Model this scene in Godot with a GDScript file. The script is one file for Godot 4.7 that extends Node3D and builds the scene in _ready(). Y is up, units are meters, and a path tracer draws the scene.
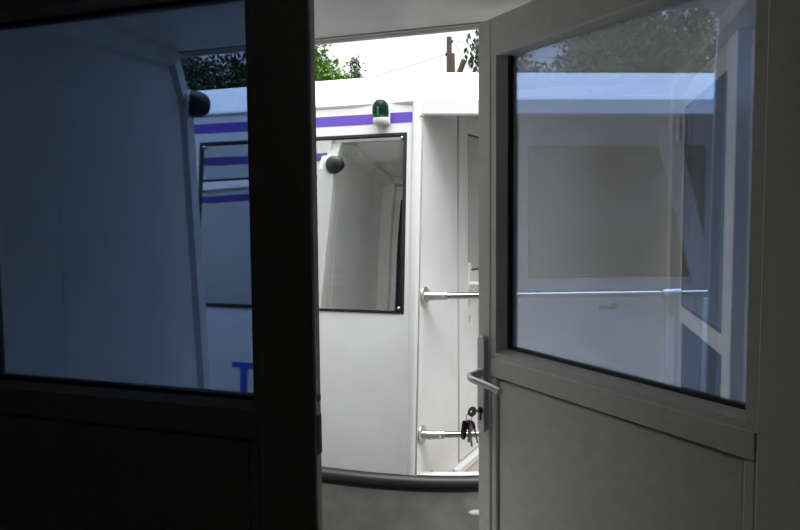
extends Node3D
# Two moored boats: the camera stands in the dark cabin of one and looks out through its double door at the other.
# World axes: x along the cabin's door wall, -z out of the door, y up; the porch deck is y = 0, the eye at EY.

const EY := 1.02
const BOAT_Z := -2.444          # side wall of the neighbouring boat
var M := {}
var used := {}
var textures := {}

# ------------------------------------------------------------------ small helpers
func v(x: float, y: float, z: float) -> Vector3:      # y measured from the eye
	return Vector3(x, y + EY, z)

func numbered(called: String) -> String:
	if not used.has(called):
		used[called] = 0
		return called
	used[called] += 1
	return "%s_%03d" % [called, used[called]]

func tag(o, label: String, category: String, group := "", kind := ""):
	if label: o.set_meta("label", label)
	if category: o.set_meta("category", category)
	if group: o.set_meta("group", group)
	if kind: o.set_meta("kind", kind)
	return o

func thing(called: String, at := Vector3.ZERO) -> Node3D:
	var o := Node3D.new()
	o.name = numbered(called)
	add_child(o)
	o.position = at
	return o

func structure(called: String, label: String, category: String, at := Vector3.ZERO) -> Node3D:
	var o := thing(called, at)
	tag(o, label, category, "", "structure")
	return o

func mesh_part(called: String, mesh: Mesh, mat: Material, parent: Node3D, xf := Transform3D.IDENTITY) -> MeshInstance3D:
	var o := MeshInstance3D.new()
	o.name = called
	o.mesh = mesh
	o.material_override = mat
	o.cast_shadow = GeometryInstance3D.SHADOW_CASTING_SETTING_ON
	o.transform = xf
	parent.add_child(o, true)
	return o

func new_st() -> SurfaceTool:
	var st := SurfaceTool.new()
	st.begin(Mesh.PRIMITIVE_TRIANGLES)
	return st

func done(st: SurfaceTool) -> ArrayMesh:
	st.generate_normals()
	return st.commit()

func tri(st: SurfaceTool, a: Vector3, b: Vector3, c: Vector3, out: Vector3):
	if (b - a).cross(c - a).dot(out) > 0:
		st.add_vertex(a); st.add_vertex(c); st.add_vertex(b)
	else:
		st.add_vertex(a); st.add_vertex(b); st.add_vertex(c)

func quad(st: SurfaceTool, a: Vector3, b: Vector3, c: Vector3, d: Vector3, out: Vector3):
	tri(st, a, b, c, out)
	tri(st, a, c, d, out)

# box between two corners with chamfered edges
func chbox(st: SurfaceTool, lo: Vector3, hi: Vector3, ch := 0.003, xf := Transform3D.IDENTITY):
	st.set_smooth_group(-1)
	var c := (lo + hi) / 2
	var h := (hi - lo).abs() / 2
	ch = minf(ch, minf(h.x, minf(h.y, h.z)) * 0.9)
	var b := xf.basis
	for ax in 3:
		var a1 := (ax + 1) % 3
		var a2 := (ax + 2) % 3
		for s in [-1.0, 1.0]:
			var p: Array[Vector3] = []
			for k in [[-1, -1], [1, -1], [1, 1], [-1, 1]]:
				var q := Vector3.ZERO
				q[ax] = s * h[ax]
				q[a1] = k[0] * (h[a1] - ch)
				q[a2] = k[1] * (h[a2] - ch)
				p.append(xf * (c + q))
			var n := Vector3.ZERO
			n[ax] = s
			quad(st, p[0], p[1], p[2], p[3], b * n)
	if ch <= 0.0:
		return
	for ax in 3:                              # the twelve edges
		var a1 := (ax + 1) % 3
		var a2 := (ax + 2) % 3
		for s1 in [-1.0, 1.0]:
			for s2 in [-1.0, 1.0]:
				var p: Array[Vector3] = []
				for k in [[-1, 0], [1, 0], [1, 1], [-1, 1]]:
					var q := Vector3.ZERO
					q[ax] = k[0] * (h[ax] - ch)
					q[a1] = s1 * (h[a1] - (ch if k[1] == 0 else 0.0))
					q[a2] = s2 * (h[a2] - (0.0 if k[1] == 0 else ch))
					p.append(xf * (c + q))
				var n := Vector3.ZERO
				n[a1] = s1
				n[a2] = s2
				quad(st, p[0], p[1], p[2], p[3], b * n)
	for sx in [-1.0, 1.0]:
		for sy in [-1.0, 1.0]:
			for sz in [-1.0, 1.0]:
				var s := Vector3(sx, sy, sz)
				var p: Array[Vector3] = []
				for ax in 3:
					var q := Vector3.ZERO
					for k in 3:
						q[k] = s[k] * (h[k] - (0.0 if k == ax else ch))
					p.append(xf * (c + q))
				tri(st, p[0], p[1], p[2], b * s)

func box_mesh(lo: Vector3, hi: Vector3, ch := 0.003) -> ArrayMesh:
	var st := new_st()
	chbox(st, lo, hi, ch)
	return done(st)

# a tube through points
func tube(st: SurfaceTool, pts: Array, r, sides := 14, caps := true):
	st.set_smooth_group(1)
	var rings: Array = []
	var up := Vector3.UP
	for i in pts.size():
		var t: Vector3 = (pts[mini(i + 1, pts.size() - 1)] - pts[maxi(i - 1, 0)]).normalized()
		if i == 0 and absf(t.dot(up)) > 0.9: up = Vector3.RIGHT
		var s := t.cross(up).normalized()
		up = s.cross(t).normalized()
		var rr: float = r[i] if r is Array else r
		var ring: Array[Vector3] = []
		for k in sides:
			var a := TAU * k / sides
			ring.append(pts[i] + (s * cos(a) + up * sin(a)) * rr)
		rings.append(ring)
	for i in pts.size() - 1:
		for k in sides:
			var k2 := (k + 1) % sides
			var mid: Vector3 = (rings[i][k] + rings[i + 1][k2]) / 2 - (pts[i] + pts[i + 1]) / 2
			quad(st, rings[i][k], rings[i][k2], rings[i + 1][k2], rings[i + 1][k], mid)
	if caps:
		st.set_smooth_group(-1)
		for e in [0, pts.size() - 1]:
			var n: Vector3 = (pts[e] - pts[1 if e == 0 else e - 1]).normalized()
			for k in range(1, sides - 1):
				tri(st, rings[e][0], rings[e][k], rings[e][k + 1], n)

func tube_mesh(pts: Array, r, sides := 14) -> ArrayMesh:
	var st := new_st()
	tube(st, pts, r, sides)
	return done(st)

# turned shape: profile of (radius, height) round +y of xf
func lathe(st: SurfaceTool, prof: Array, xf: Transform3D, sides := 24, squash := Vector2.ONE):
	st.set_smooth_group(1)
	for i in prof.size() - 1:
		for k in sides:
			var a := TAU * k / sides
			var b := TAU * (k + 1) / sides
			var p: Array[Vector3] = []
			for q in [[i, a], [i, b], [i + 1, b], [i + 1, a]]:
				var pr: Vector2 = prof[q[0]]
				p.append(xf * Vector3(pr.x * cos(q[1]) * squash.x, pr.y, pr.x * sin(q[1]) * squash.y))
			var d: Vector2 = prof[i + 1] - prof[i]
			var out := Vector3(cos((a + b) / 2) * d.y, -d.x, sin((a + b) / 2) * d.y)
			quad(st, p[0], p[1], p[2], p[3], xf.basis * out)

# a cross-section of (outward, y) swept along a plan path of Vector2(x, z); side = which way is outward
func sweep(st: SurfaceTool, path: Array, prof: Array, side: float, closed := true, group := 1):
	var rows: Array = []
	for i in path.size():
		var d1: Vector2 = (path[i] - path[maxi(i - 1, 0)]).normalized()
		var d2: Vector2 = (path[mini(i + 1, path.size() - 1)] - path[i]).normalized()
		if i == 0: d1 = d2
		if i == path.size() - 1: d2 = d1
		var n1 := Vector2(-d1.y, d1.x) * side
		var n2 := Vector2(-d2.y, d2.x) * side
		var n := (n1 + n2).normalized()
		n /= maxf(0.3, n.dot(n1))
		var row: Array[Vector3] = []
		for q in prof:
			row.append(v(path[i].x + n.x * q.x, q.y, path[i].y + n.y * q.x))
		rows.append(row)
	var m := prof.size()
	var mid := Vector2.ZERO
	for q in prof: mid += q / m
	st.set_smooth_group(group)
	for i in path.size() - 1:
		var d: Vector2 = (path[i + 1] - path[i]).normalized()
		var n := Vector2(-d.y, d.x) * side
		for k in (m if closed else m - 1):
			var k2 := (k + 1) % m
			var e: Vector2 = prof[k2] - prof[k]
			var o2 := Vector2(e.y, -e.x)
			if o2.dot((prof[k] + prof[k2]) / 2 - mid) < 0: o2 = -o2
			quad(st, rows[i][k], rows[i + 1][k], rows[i + 1][k2], rows[i][k2], Vector3(n.x * o2.x, o2.y, n.y * o2.x))
	if closed:
		st.set_smooth_group(-1)
		for e in [0, path.size() - 1]:
			var other: int = 1 if e == 0 else e - 1
			var dd: Vector2 = path[e] - path[other]
			var poly := PackedVector2Array(prof)
			var idx := Geometry2D.triangulate_polygon(poly)
			for k in range(0, idx.size(), 3):
				tri(st, rows[e][idx[k]], rows[e][idx[k + 1]], rows[e][idx[k + 2]], Vector3(dd.x, 0, dd.y))

# a wall slab in x and y with rectangular openings; z from z0 to z1
func slab_with_holes(st: SurfaceTool, x0: float, x1: float, y0: float, y1: float, z0: float, z1: float, holes: Array):
	var xs := [x0, x1]
	var ys := [y0, y1]
	for h in holes:
		xs.append_array([h.position.x, h.end.x])
		ys.append_array([h.position.y, h.end.y])
	xs.sort()
	ys.sort()
	for i in xs.size() - 1:
		for j in ys.size() - 1:
			if xs[i + 1] - xs[i] < 1e-5 or ys[j + 1] - ys[j] < 1e-5: continue
			var c := Vector2((xs[i] + xs[i + 1]) / 2, (ys[j] + ys[j + 1]) / 2)
			if c.x < x0 or c.x > x1 or c.y < y0 or c.y > y1: continue
			var cut := false
			for h in holes:
				if h.has_point(c): cut = true
			if not cut:
				chbox(st, v(xs[i], ys[j], minf(z0, z1)), v(xs[i + 1], ys[j + 1], maxf(z0, z1)), 0.0)

# four bars round an opening, in x and y of a local frame
func ring_bars(st: SurfaceTool, r: Rect2, w: float, z0: float, z1: float, ch := 0.002):
	var a := r.position
	var b := r.end
	chbox(st, Vector3(a.x - w, a.y - w, z0), Vector3(a.x, b.y + w, z1), ch)
	chbox(st, Vector3(b.x, a.y - w, z0), Vector3(b.x + w, b.y + w, z1), ch)
	chbox(st, Vector3(a.x, a.y - w, z0), Vector3(b.x, a.y, z1), ch)
	chbox(st, Vector3(a.x, b.y, z0), Vector3(b.x, b.y + w, z1), ch)

# ------------------------------------------------------------------ materials
func lin(r: float, g: float, b: float) -> Color:
	return Color(r, g, b).linear_to_srgb()

func noise_image(seed_: int, freq: float, lo: float, hi: float, size := 256, octaves := 4, tint := Vector3.ONE) -> ImageTexture:
	var n := FastNoiseLite.new()
	n.seed = seed_
	n.frequency = freq
	n.fractal_octaves = octaves
	var src := n.get_seamless_image(size, size)
	src.convert(Image.FORMAT_RGB8)
	for y in size:
		for x in size:
			var t: float = src.get_pixel(x, y).r
			var k := lerpf(lo, hi, t)
			var d := 1.0 - k
			src.set_pixel(x, y, Color(1.0 - d * tint.x, 1.0 - d * tint.y, 1.0 - d * tint.z))
	src.generate_mipmaps()
	return ImageTexture.create_from_image(src)

func mat(called: String, c: Color, rough := 0.5, metal := 0.0, tex: Texture2D = null, scale := 1.0) -> StandardMaterial3D:
	var m := StandardMaterial3D.new()
	m.resource_name = called
	m.albedo_color = c
	m.roughness = rough
	m.metallic = metal
	if tex:
		m.albedo_texture = tex
		m.uv1_triplanar = true
		m.uv1_world_triplanar = true
		m.uv1_scale = Vector3.ONE * scale
	M[called] = m
	return m

func glass(called: String, c: Color, metal := 0.0) -> StandardMaterial3D:
	var m := StandardMaterial3D.new()
	m.resource_name = called
	m.albedo_color = Color(c.r, c.g, c.b, 0.0)
	m.roughness = 0.0
	m.metallic = metal
	m.transparency = BaseMaterial3D.TRANSPARENCY_ALPHA
	m.refraction_enabled = true
	m.refraction_scale = 0.05
	M[called] = m
	return m

func make_materials():
	var mottled := noise_image(3, 0.012, 0.93, 1.0, 256, 5, Vector3(0.9, 1.0, 1.1))
	var faint := noise_image(8, 0.02, 0.95, 1.0, 256, 4)
	mat("gelcoat", lin(0.775, 0.785, 0.79), 0.32, 0.0, mottled, 0.7)
	mat("own_gelcoat", lin(0.86, 0.87, 0.87), 0.38, 0.0, mottled, 0.9)
	mat("roof_white", lin(0.84, 0.84, 0.83), 0.4, 0.0, faint, 0.6)
	mat("purple", lin(0.118, 0.064, 0.43), 0.35)
	mat("blue_letter", lin(0.012, 0.10, 0.50), 0.4)
	mat("hull_grey", lin(0.84, 0.83, 0.76), 0.4, 0.0, noise_image(12, 0.03, 0.86, 1.0), 1.1)
	mat("rubber", lin(0.016, 0.016, 0.019), 0.42, 0.0, noise_image(15, 0.05, 0.75, 1.0), 3.0)
	mat("gasket", lin(0.012, 0.012, 0.013), 0.55)
	mat("seal_black", lin(0.012, 0.012, 0.012), 0.5)
	mat("door_paint", lin(0.82, 0.81, 0.77), 0.42, 0.0, noise_image(21, 0.06, 0.94, 1.0), 2.5)
	mat("door_panel", lin(0.83, 0.82, 0.78), 0.5, 0.0, noise_image(22, 0.05, 0.93, 1.0), 2.0)
	mat("satin_metal", lin(0.55, 0.55, 0.55), 0.36, 0.6)
	mat("chrome", lin(0.50, 0.49, 0.475), 0.16, 1.0)
	mat("dark_metal", lin(0.10, 0.10, 0.10), 0.45, 0.5)
	mat("cast_metal", lin(0.60, 0.60, 0.60), 0.34, 0.9)
	mat("key_brass", lin(0.42, 0.36, 0.26), 0.35, 0.9)
	mat("key_steel", lin(0.52, 0.51, 0.48), 0.32, 0.9)
	mat("fob_purple", lin(0.06, 0.022, 0.11), 0.45)
	mat("white_plastic", lin(0.78, 0.78, 0.76), 0.35)
	mat("black_plastic", lin(0.022, 0.024, 0.028), 0.45)
	mat("cabin_wall", lin(0.55, 0.53, 0.49), 0.7, 0.0, faint, 1.0)
	mat("cabin_floor", lin(0.2, 0.18, 0.16), 0.75, 0.0, faint, 1.0)
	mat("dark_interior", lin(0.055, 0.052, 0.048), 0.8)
	mat("deck", lin(0.78, 0.77, 0.74), 0.75, 0.0, noise_image(31, 0.08, 0.88, 1.0), 2.0)
	mat("deck_brown", lin(0.66, 0.58, 0.47), 0.8, 0.0, noise_image(32, 0.08, 0.6, 1.0), 4.0)
	mat("sealant", lin(0.46, 0.42, 0.35), 0.6)
	mat("rust", lin(0.38, 0.24, 0.12), 0.8)
	mat("seam_shadow", lin(0.03, 0.03, 0.03), 0.8)
	mat("bark", lin(0.10, 0.08, 0.06), 0.9)
	mat("pole_wood", lin(0.13, 0.105, 0.085), 0.9, 0.0, noise_image(41, 0.05, 0.6, 1.0), 1.5)
	mat("wire", lin(0.06, 0.06, 0.06), 0.6)
	mat("ground", lin(0.14, 0.17, 0.07), 0.95, 0.0, noise_image(42, 0.05, 0.5, 1.0), 0.5)
	var w := mat("water", lin(0.025, 0.035, 0.028), 0.06)
	var wn := NoiseTexture2D.new()
	var fn := FastNoiseLite.new()
	fn.seed = 5
	fn.frequency = 0.02
	wn.noise = fn
	wn.seamless = true
	wn.width = 256
	wn.height = 256
	wn.as_normal_map = true
	wn.bump_strength = 3.0
	w.normal_enabled = true
	w.normal_texture = wn
	w.normal_scale = 0.35
	w.uv1_triplanar = true
	w.uv1_world_triplanar = true
	w.uv1_scale = Vector3.ONE * 0.6
	# blue solar-control glass of our doors, mirror-coated glass of the cabin windows
	glass("door_glass", lin(0.20, 0.315, 0.56))
	glass("coated_glass", lin(1.0, 1.0, 1.0), 0.32)
	glass("mirror_glass", lin(0.84, 0.845, 0.83), 0.78)
	glass("porch_glass", lin(0.50, 0.47, 0.42), 0.06)
	var lens := mat("green_lens", lin(0.003, 0.022, 0.016), 0.1)
	mat("green_prism", lin(0.01, 0.14, 0.085), 0.15)
	lens.metallic_specular = 0.22
	for l in [["leaf_bright", 0.085, 0.20, 0.022], ["leaf_mid", 0.05, 0.105, 0.022], ["leaf_dark", 0.028, 0.058, 0.018], ["needle", 0.03, 0.055, 0.026]]:
		var m := mat(l[0], lin(l[1], l[2], l[3]), 0.6)
		m.backlight_enabled = true
		m.backlight = lin(l[1] * 1.2, l[2] * 1.2, l[3] * 1.2)
		m.vertex_color_use_as_albedo = true

# ------------------------------------------------------------------ camera, sky, exposure
func set_view():
	var cam := Camera3D.new()
	cam.name = "camera"
	add_child(cam)
	cam.fov = 2.0 * rad_to_deg(atan(265.0 / 673.4))
	cam.near = 0.02
	cam.far = 500.0
	var b := Basis(Vector3.UP, deg_to_rad(18.102)) * Basis(Vector3.RIGHT, deg_to_rad(-3.815)) * Basis(Vector3.BACK, deg_to_rad(-0.472))
	cam.transform = Transform3D(b, Vector3(0, EY, 0))
	cam.current = true
	# an overcast sky: bright cloud, brighter overhead, the same all round
	var w := 512
	var h := 256
	var img := Image.create(w, h, false, Image.FORMAT_RGBF)
	var n := FastNoiseLite.new()
	n.seed = 77
	n.frequency = 1.9
	n.fractal_octaves = 5
	for y in h:
		var e := (0.5 - (y + 0.5) / h) * PI
		for x in w:
			var a := (x + 0.5) / w * TAU
			var d := Vector3(cos(e) * cos(a), sin(e), cos(e) * sin(a))
			var q := Vector3(d.x, d.y * 2.2, d.z)
			var t := clampf(0.5 + 0.9 * n.get_noise_3dv(q * 1.4), 0.0, 1.0)
			var l := 0.27 + 0.66 * maxf(sin(e), 0.0)
			var k := lerpf(0.78, 1.04, t)
			var c := Color(0.945, 0.975, 1.02).lerp(Color(1.0, 1.0, 1.0), t)
			img.set_pixel(x, y, Color(c.r * l * k, c.g * l * k, c.b * l * k))
	var sky_mat := PanoramaSkyMaterial.new()
	sky_mat.panorama = ImageTexture.create_from_image(img)
	var sky := Sky.new()
	sky.sky_material = sky_mat
	var env := Environment.new()
	env.background_mode = Environment.BG_SKY
	env.sky = sky
	env.tonemap_mode = Environment.TONE_MAPPER_LINEAR
	env.tonemap_exposure = 2.85
	env.sdfgi_enabled = true
	env.ssao_enabled = true
	env.ssil_enabled = true
	# the sun behind thick cloud: a broad soft glow high up, behind us and to the right
	var sun := DirectionalLight3D.new()
	sun.name = "veiled_sun"
	add_child(sun)
	sun.look_at_from_position(Vector3.ZERO, -Vector3(0.26, 1.5, 0.34))
	sun.light_energy = 0.70
	sun.light_color = Color(1.0, 1.0, 1.0)
	sun.light_angular_distance = 60.0
	sun.shadow_enabled = true
	var we := WorldEnvironment.new()
	we.name = "world_environment"
	we.environment = env
	add_child(we)

# ------------------------------------------------------------------ our own boat: cabin and porch
const DOOR_IN := -1.030          # inner face of the door wall
const DOOR_OUT := -1.130
const CEIL := 0.524              # porch ceiling, from the eye
const OWN_Z := -1.87             # outer side of our boat

func cabin():
	# the closed, unlit cabin round the camera
	var x0 := -2.3
	var x1 := 1.0
	var z1 := 2.3
	var fl := structure("floor", "dark cabin floor behind the doors", "floor")
	mesh_part("boards", box_mesh(v(x0, -1.45, DOOR_IN), v(x1, -1.38, z1), 0.0), M.cabin_floor, fl)
	var ce := structure("ceiling", "dark cabin ceiling above the doors", "ceiling")
	mesh_part("panel", box_mesh(v(x0, 0.60, DOOR_IN), v(x1, 0.66, z1), 0.0), M.cabin_wall, ce)
	var wl := structure("wall_left", "dark left wall of the cabin", "wall")
	mesh_part("panel", box_mesh(v(x0 - 0.06, -1.45, DOOR_OUT), v(x0, 0.66, z1), 0.0), M.cabin_wall, wl)
	var wr := structure("wall_right", "dark right wall of the cabin", "wall")
	mesh_part("panel", box_mesh(v(x1, -1.45, DOOR_OUT), v(x1 + 0.06, 0.66, z1), 0.0), M.cabin_wall, wr)
	var wb := structure("wall_back", "dark rear wall of the cabin", "wall")
	mesh_part("panel", box_mesh(v(x0 - 0.06, -1.45, z1), v(x1 + 0.06, 0.66, z1 + 0.06), 0.0), M.cabin_wall, wb)
	var wf := structure("wall_front", "cabin wall that holds the double door", "wall")
	var st := new_st()
	slab_with_holes(st, x0, x1, -1.45, 0.66, DOOR_OUT, DOOR_IN, [Rect2(-1.36, -1.0, 1.65, 1.54)])
	mesh_part("panel", done(st), M.own_gelcoat, wf)
	# aluminium door frame: two jambs, head and sill
	var jamb := box_mesh(v(-1.36, -1.0, DOOR_OUT), v(-1.288, 0.54, DOOR_IN), 0.004)
	mesh_part("jamb", jamb, M.door_paint, wf)
	st = new_st()
	chbox(st, v(0.282, -1.0, DOOR_OUT), v(0.29, 0.54, DOOR_IN), 0.004)
	mesh_part("jamb", done(st), M.door_paint, wf)
	mesh_part("head", box_mesh(v(-1.288, 0.488, DOOR_OUT), v(0.282, 0.54, DOOR_IN), 0.004), M.door_paint, wf)
	mesh_part("sill", box_mesh(v(-1.288, -1.0, DOOR_OUT), v(0.282, -0.955, DOOR_IN), 0.004), M.satin_metal, wf)

func wing_edge(y: float) -> float:          # how far the porch's side walls reach out at height y
	if y > 0.37: return lerpf(-1.905, -1.84, clampf((y - 0.37) / 0.153, 0.0, 1.0))
	return lerpf(-1.905, -1.99, clampf((0.37 - y) / 1.37, 0.0, 1.0))

func wing(called: String, label: String, xin0: float, xin1: float, dir: float):
	# side wall of the porch: inner face from xin0 at the door to xin1 at the edge; dir = -1 left, 1 right
	var o := structure(called, label, "wall")
	var t := 0.07 * dir
	var ys := [-1.05, -0.6, -0.2, 0.1, 0.37, 0.45, 0.545]
	var st := new_st()
	st.set_smooth_group(-1)
	for i in ys.size() - 1:
		var ya: float = ys[i]
		var yb: float = ys[i + 1]
		var za := wing_edge(ya)
		var zb := wing_edge(yb)
		quad(st, v(xin0, ya, DOOR_OUT), v(xin1, ya, za), v(xin1, yb, zb), v(xin0, yb, DOOR_OUT), Vector3(-dir, 0, 0))
		quad(st, v(xin0 + t, ya, DOOR_OUT), v(xin1 + t, ya, za), v(xin1 + t, yb, zb), v(xin0 + t, yb, DOOR_OUT), Vector3(dir, 0, 0))
		quad(st, v(xin1, ya, za), v(xin1 + t, ya, za), v(xin1 + t, yb, zb), v(xin1, yb, zb), Vector3(0, 0, -1))
	quad(st, v(xin0, -1.05, DOOR_OUT), v(xin0 + t, -1.05, DOOR_OUT), v(xin1 + t, -1.05, wing_edge(-1.05)), v(xin1, -1.05, wing_edge(-1.05)), Vector3.DOWN)
	quad(st, v(xin0, 0.545, DOOR_OUT), v(xin0 + t, 0.545, DOOR_OUT), v(xin1 + t, 0.545, wing_edge(0.545)), v(xin1, 0.545, wing_edge(0.545)), Vector3.UP)
	quad(st, v(xin0, -1.05, DOOR_OUT), v(xin0 + t, -1.05, DOOR_OUT), v(xin0 + t, 0.545, DOOR_OUT), v(xin0, 0.545, DOOR_OUT), Vector3.BACK)
	mesh_part("panel", done(st), M.own_gelcoat, o)
	# raised edge trim that follows the slanted outer edge
	st = new_st()
	st.set_smooth_group(-1)
	var w := 0.034
	for i in ys.size() - 1:
		var ya: float = ys[i]
		var yb: float = minf(ys[i + 1], CEIL)
		var p: Array[Vector3] = []
		for q in [[ya, wing_edge(ya)], [yb, wing_edge(yb)]]:
			p.append(v(xin1 + t * 0.6, q[0], q[1] - 0.004))
			p.append(v(xin1 - dir * 0.016, q[0], q[1] - 0.004))
			p.append(v(xin1 - dir * 0.016, q[0], q[1] + w))
			p.append(v(xin1 + dir * 0.006, q[0], q[1] + w + 0.014))
		for k in 3:
			var outs := [Vector3(0, 0, -1), Vector3(-dir, 0, 0), Vector3(-dir, 0, 1)]
			quad(st, p[k], p[k + 1], p[k + 5], p[k + 4], outs[k])
	mesh_part("edge_trim", done(st), M.own_gelcoat, o)
	# cove moulding under the ceiling, with two screws, ending in a sloped nose
	st = new_st()
	st.set_smooth_group(-1)
	var xa := xin0
	var xb := xin1
	var ze := -1.79
	var prof := [Vector2(0.0, 0.474), Vector2(0.03, 0.480), Vector2(0.062, 0.506), Vector2(0.062, CEIL), Vector2(0.0, CEIL)]
	var a: Array[Vector3] = []
	var b: Array[Vector3] = []
	for k in prof.size():
		var q: Vector2 = prof[k]
		a.append(v(xa - dir * q.x, q.y, DOOR_OUT))
		b.append(v(lerpf(xa, xb, 0.9) - dir * q.x, q.y, ze + (0.03 if k == 0 or k == 3 else 0.0)))
	for k in 3:
		quad(st, a[k], a[k + 1], b[k + 1], b[k], Vector3(-dir, -0.8, 0))
	for k in range(1, prof.size() - 1):
		tri(st, b[0], b[k], b[k + 1], Vector3(0, 0, -1))
	var cove := mesh_part("cove_moulding", done(st), M.own_gelcoat, o)
	for s in [0.45, 0.9]:
		st = new_st()
		lathe(st, [Vector2(0, 0.003), Vector2(0.006, 0.002), Vector2(0.007, 0)], Transform3D(Basis(Vector3.FORWARD, -dir * 0.9 * PI).orthonormalized(), v(lerpf(xa, xb, s) - dir * 0.046, 0.491, lerpf(DOOR_OUT, ze, s))), 10)
		mesh_part("screw", done(st), M.satin_metal, cove)
	# faint access panel set in the wall
	st = new_st()
	var f0 := lerpf(xin0, xin1, 0.31)
	var f1 := lerpf(xin0, xin1, 0.87)
	st.set_smooth_group(-1)
	var e0 := v(f0 - dir * 0.0006, 0.0, -1.37)
	var e1 := v(f1 - dir * 0.0006, 0.0, -1.80)
	var ln := (e1 - e0).length()
	var ex := (e1 - e0) / ln
	chbox(st, Vector3(0, -0.75, -0.004), Vector3(ln, 0.185, 0.0), 0.001, Transform3D(Basis(ex, Vector3.UP, ex.cross(Vector3.UP)), e0) if dir < 0 else Transform3D(Basis(-ex, Vector3.UP, (-ex).cross(Vector3.UP)), e1))
	mesh_part("access_panel", done(st), M.own_gelcoat, o)

func porch():
	wing("wall_porch_left", "white side wall of the porch seen through the tinted left pane", -1.36, -1.345, -1.0)
	wing("wall_porch_right", "white side wall of the porch behind the open door's hinges", 0.29, 0.241, 1.0)
	# ceiling of the porch with its drip edge
	var ce := structure("ceiling_porch", "pale overhanging porch ceiling above the open door", "ceiling")
	var st := new_st()
	chbox(st, v(-1.36, CEIL, -1.835), v(0.30, CEIL + 0.04, DOOR_OUT), 0.0)
	mesh_part("panel", done(st), M.own_gelcoat, ce)
	st = new_st()
	tube(st, [v(-1.36, CEIL + 0.002, -1.842), v(0.30, CEIL + 0.002, -1.842)], 0.011, 10)
	mesh_part("drip_edge", done(st), M.own_gelcoat, ce)
	st = new_st()
	chbox(st, v(-1.36, CEIL - 0.003, -1.815), v(0.30, CEIL + 0.002, -1.808), 0.001)
	mesh_part("drip_groove", done(st), M.sealant, ce)
	# deck
	var de := structure("floor_porch", "porch deck outside the double door", "floor")
	mesh_part("panel", box_mesh(v(-1.36, -1.07, -1.93), v(0.30, -1.0, DOOR_OUT), 0.004), M.deck, de)
	# roof: rounded fascia and sloping facet over the whole boat
	var rf := structure("roof", "white roof of our own boat above the porch", "roof")
	st = new_st()
	sweep(st, [Vector2(-5.0, OWN_Z), Vector2(0.34, OWN_Z), Vector2(1.9, OWN_Z + 1.0)],
		[Vector2(0.0, CEIL + 0.004), Vector2(0.010, CEIL + 0.02), Vector2(0.006, CEIL + 0.045), Vector2(-0.03, CEIL + 0.062), Vector2(-0.36, CEIL + 0.15), Vector2(-0.5, CEIL + 0.16), Vector2(-3.0, CEIL + 0.18), Vector2(-3.0, CEIL + 0.14), Vector2(-0.3, CEIL + 0.10), Vector2(-0.04, CEIL + 0.030)], -1.0)
	mesh_part("shell", done(st), M.roof_white, rf)
	# outer side wall to the left of the porch, with stripe and window; seen in the neighbour's window
	var ow := structure("wall_outer_left", "white outer side of our boat left of the porch", "wall")
	var hole := Rect2(-2.31, -0.318, 0.90, 0.66)
	st = new_st()
	slab_with_holes(st, -5.0, -1.372, -1.05, 0.545, OWN_Z, OWN_Z + 0.05, [hole])
	mesh_part("panel", done(st), M.own_gelcoat, ow)
	mesh_part("stripe", box_mesh(v(-5.0, 0.418, OWN_Z - 0.003), v(-1.385, 0.458, OWN_Z), 0.0), M.purple, ow)
	st = new_st()
	chbox(st, v(-5.0, -1.05, -1.15), v(-1.43, 0.545, -1.10), 0.0)
	chbox(st, v(-2.6, -1.05, OWN_Z + 0.05), v(-2.55, 0.545, -1.15), 0.0)
	chbox(st, v(-2.55, -0.75, OWN_Z + 0.05), v(-1.43, -0.70, -1.15), 0.0)
	mesh_part("locker_lining", done(st), M.dark_interior, ow)
	var wi := structure("window_1", "black framed mirror-coated window in our boat's outer side", "window", Vector3(hole.get_center().x, hole.get_center().y + EY, OWN_Z))
	make_window(wi, hole.size, -1.0)
	var orw := structure("wall_outer_right", "white outer side of our boat right of the porch", "wall")
	var bend := Transform3D(Basis(Vector3.UP, -atan2(1.0, 1.56)), v(0.37, 0, OWN_Z))
	mesh_part("panel", box_mesh(Vector3(0, -1.05, 0), Vector3(1.85, 0.535, 0.05), 0.0), M.own_gelcoat, orw, bend)
	mesh_part("stripe", box_mesh(Vector3(0.03, 0.418, -0.003), Vector3(1.85, 0.458, 0), 0.0), M.purple, orw, bend)
	var hu := structure("hull", "white hull of our own boat below the deck", "hull")
	st = new_st()
	sweep(st, [Vector2(-5.0, -1.95), Vector2(0.34, -1.95), Vector2(1.9, -0.95)], [Vector2(0, -1.05), Vector2(0.0, -1.12), Vector2(-0.12, -1.75), Vector2(-1.6, -1.75), Vector2(-1.6, -1.46), Vector2(-0.9, -1.46), Vector2(-0.9, -1.08)], -1.0)
	mesh_part("shell", done(st), M.gelcoat, hu)
	mesh_part("rub_rail", tube_mesh([v(-5.0, -1.08, -1.96), v(0.2, -1.08, -1.96), v(0.34, -1.08, -1.95), v(1.9, -1.08, -0.96)], 0.032, 16), M.rubber, hu)

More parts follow.
